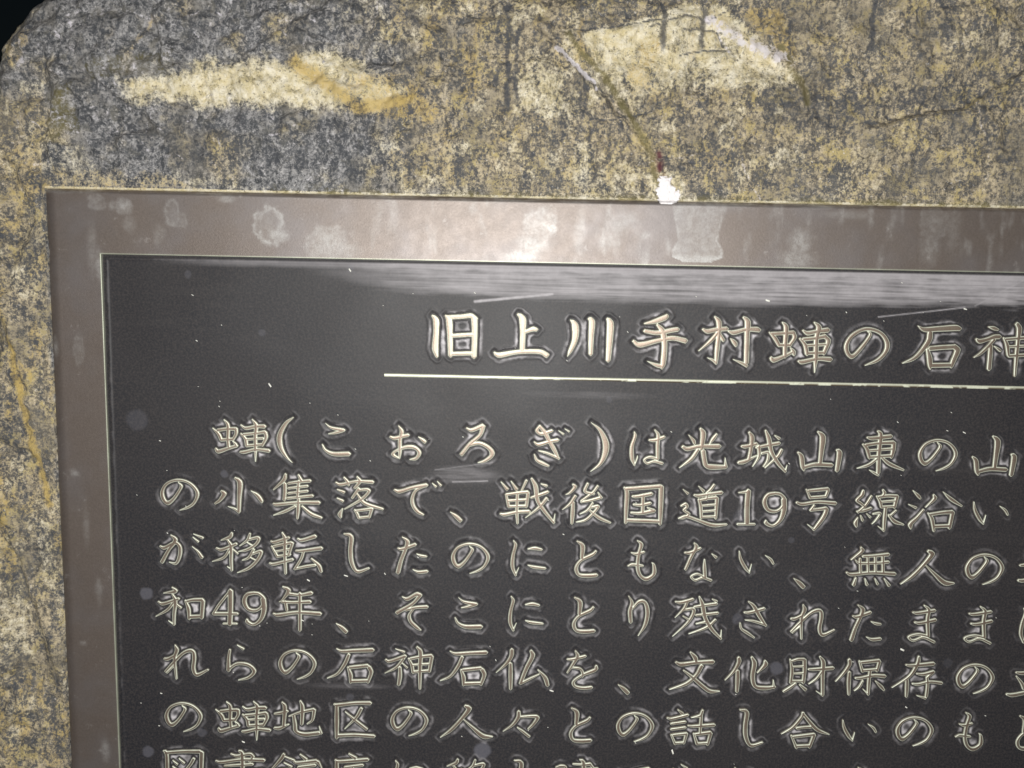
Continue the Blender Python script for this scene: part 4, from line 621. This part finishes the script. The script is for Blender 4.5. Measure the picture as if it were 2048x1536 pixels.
mx(moss, 0.62*sstep(24, 2, ob0-Y)*(Y < ob0)*(0.5+0.7*fbm(X/50, Y/50, 210, 2))*sstep(-700, -300, X)); mx(moss, 0.5*blur_poly([(90, 175), (120, 180), (140, 260), (90, 270)], 12, 24, 211))
mx(moss, 0.8*np.exp(-(dline([(1135, 70), (1165, 110), (1205, 150), (1245, 215), (1300, 300), (1320, 380)])[0]/10)**2)); mx(moss, 0.7*np.exp(-(dline([(1560, 90), (1600, 165), (1612, 210)])[0]/9)**2)); mx(moss, 0.5*np.exp(-(dline([(180, 135), (300, 125), (350, 110)])[0]/10)**2))
d, _ = dline([(1316, 306), (1319, 330), (1326, 356)]); mx(maroon, 0.95*np.exp(-(d/6)**2)*sstep(0.3, 0.55, fbm(X/9, Y/9, 215, 2)))
# bedding for the plaque
lift = 3.0+2.0*fbm(X/60, Y/60, 220, 2)
dr = np.maximum(np.maximum(oa0-X, X-oa1), np.maximum(ob0-Y, Y-ob1))     # >0 outside the plaque
dT = np.where(X > oa0-4, ob0-Y, 1e3)
nearT = sstep(130, 6, np.abs(dT))*(X > oa0-60); z = z*(1-nearT*0.92)+nearT*(HF+2.0)*0.92
dL = oa0-X; nearL = sstep(90, 10, np.abs(dL))*(Y > ob0-30); zl = HF-6+8*(fbm(X/30, Y/40, 221, 3)-.5)-6*sstep(ob0+100, ob0+700, Y)
z = z*(1-nearL*0.8)+nearL*zl*0.8 + nearL*5*(fbm(X/12, Y/12, 222, 3)-.5)
z += 1.2*np.exp(-((dT-1.5)/2.2)**2)*(X > oa0)*fbm(X/25, Y*0, 225, 3)*2
mx(cream, 1.9*np.exp(-((dT-1.2)/2.3)**2)*(X > oa0)*(0.6+0.6*fbm(X/40, Y*0, 223, 2)))
jag = dr + 20*(fbm(X/26, Y/26, 224, 3)-.45)*(dL > -30)*(Y > ob0+20)
z = np.where(jag < 0.0, np.minimum(z, -28), z)
keep = (dr[:-1, :-1] > -13) | (dr[1:, 1:] > -13)
okds = np.maximum(np.maximum(ds[:-1, :-1], ds[1:, :-1]), np.maximum(ds[1:, 1:], ds[:-1, 1:])) > -34
me = mesh_from('boulder', W(X, Y, z).reshape(-1, 3), grid_faces(len(sx), len(sy), keep & okds),
               dict(cream=cream, dark=dark, rust=rust, vein=vein, moss=moss, olive=olive, maroon=maroon), M_STONE)
boulder = link('boulder', me, None, label='large mottled grey and cream lichen-covered stone holding the bronze plaque', category='stone')

# white splash on the stone above the frame: a lumpy crust
M_SPL = mat_plain('chalky_white_crust', (0.76, 0.73, 0.74), 0.8, 700, 0.25)
ca, cb = pxu(1333, 386); xs = np.arange(ca-26, ca+26, 1.1); ys = np.arange(cb-32, ob0+7, 1.1); X, Y = np.meshgrid(xs, ys)
e_ = np.minimum(np.hypot((X-ca-2)/19, (Y-cb-8)/20), np.hypot((X-ca+5)/14, (Y-cb+10)/22))+1.3*(fbm(X/8, Y/8, 230, 4)-.5)+0.25*(fbm(X/2.2, Y/2.2, 232, 2)-.5)
hh = 3.2*np.sqrt(np.clip(1-e_, 0, 1))+3.4*fbm(X/4, Y/4, 231, 3)
zz = HF+3.8+hh-6*sstep(0, 5, Y-ob0)-3*sstep(20, 40, cb-Y)
kp = np.minimum(e_[:-1, :-1], e_[1:, 1:]) < 1.0
zz = np.where(e_ > 1.0, zz-2.5, zz)
me = mesh_from('white_crust', W(X, Y, zz).reshape(-1, 3), grid_faces(len(xs), len(ys), kp), {}, M_SPL)
link('white_crust', me, boulder, label='chalky white bird dropping crust above the frame')

# loose pale flecks lying on the panel: too many and too small to pick apart
M_FLK = mat_plain('pale_fleck', (0.72, 0.72, 0.66), 0.5)
vs = []; qs = []
fl = [(540, 770, 5, 60), (1535, 601, 5, 20), (700, 540, 4, 60), (1345, 1503, 6, 75), (1103, 1381, 5, 20), (1804, 1299, 5, 30), (1930, 618, 4, 20), (1928, 865, 4, 30), (605, 1240, 4, 30), (1812, 1414, 3, 40), (617, 1160, 4, 35), (692, 1151, 5, 20), (487, 1483, 4, 30)]
fl += [(rng.uniform(260, 2040), rng.uniform(560, 1530), rng.uniform(1.2, 2.8), rng.uniform(10, 60)) for _ in range(80)]
for x, y, l, ang in fl:
    a, b = pxu(x, y); c, s = math.cos(math.radians(ang)), math.sin(math.radians(ang)); w = l*rng.uniform(.25, .45)
    base = len(vs)
    for zt, k in ((1.4, 1.0), (3.0, 0.6)):
        for dx, dy in ((-l, -w*.5), (l*.8, -w), (l, w*.6), (-l*.7, w)):
            vs.append((a+(dx*c-dy*s)*k, b+(dx*s+dy*c)*k, zt))
    qs.append((base+4, base+7, base+6, base+5))
    for i in range(4): j = (i+1) % 4; qs.append((base+i, base+4+i, base+4+j, base+j))
V = np.array(vs); me = mesh_from('pale_flecks', W(V[:, 0], V[:, 1], V[:, 2]), np.array(qs), {}, M_FLK, False)
link('pale_flecks', me, None, kind='stuff', label='tiny pale flecks of grit scattered over the dark text panel', category='grit')
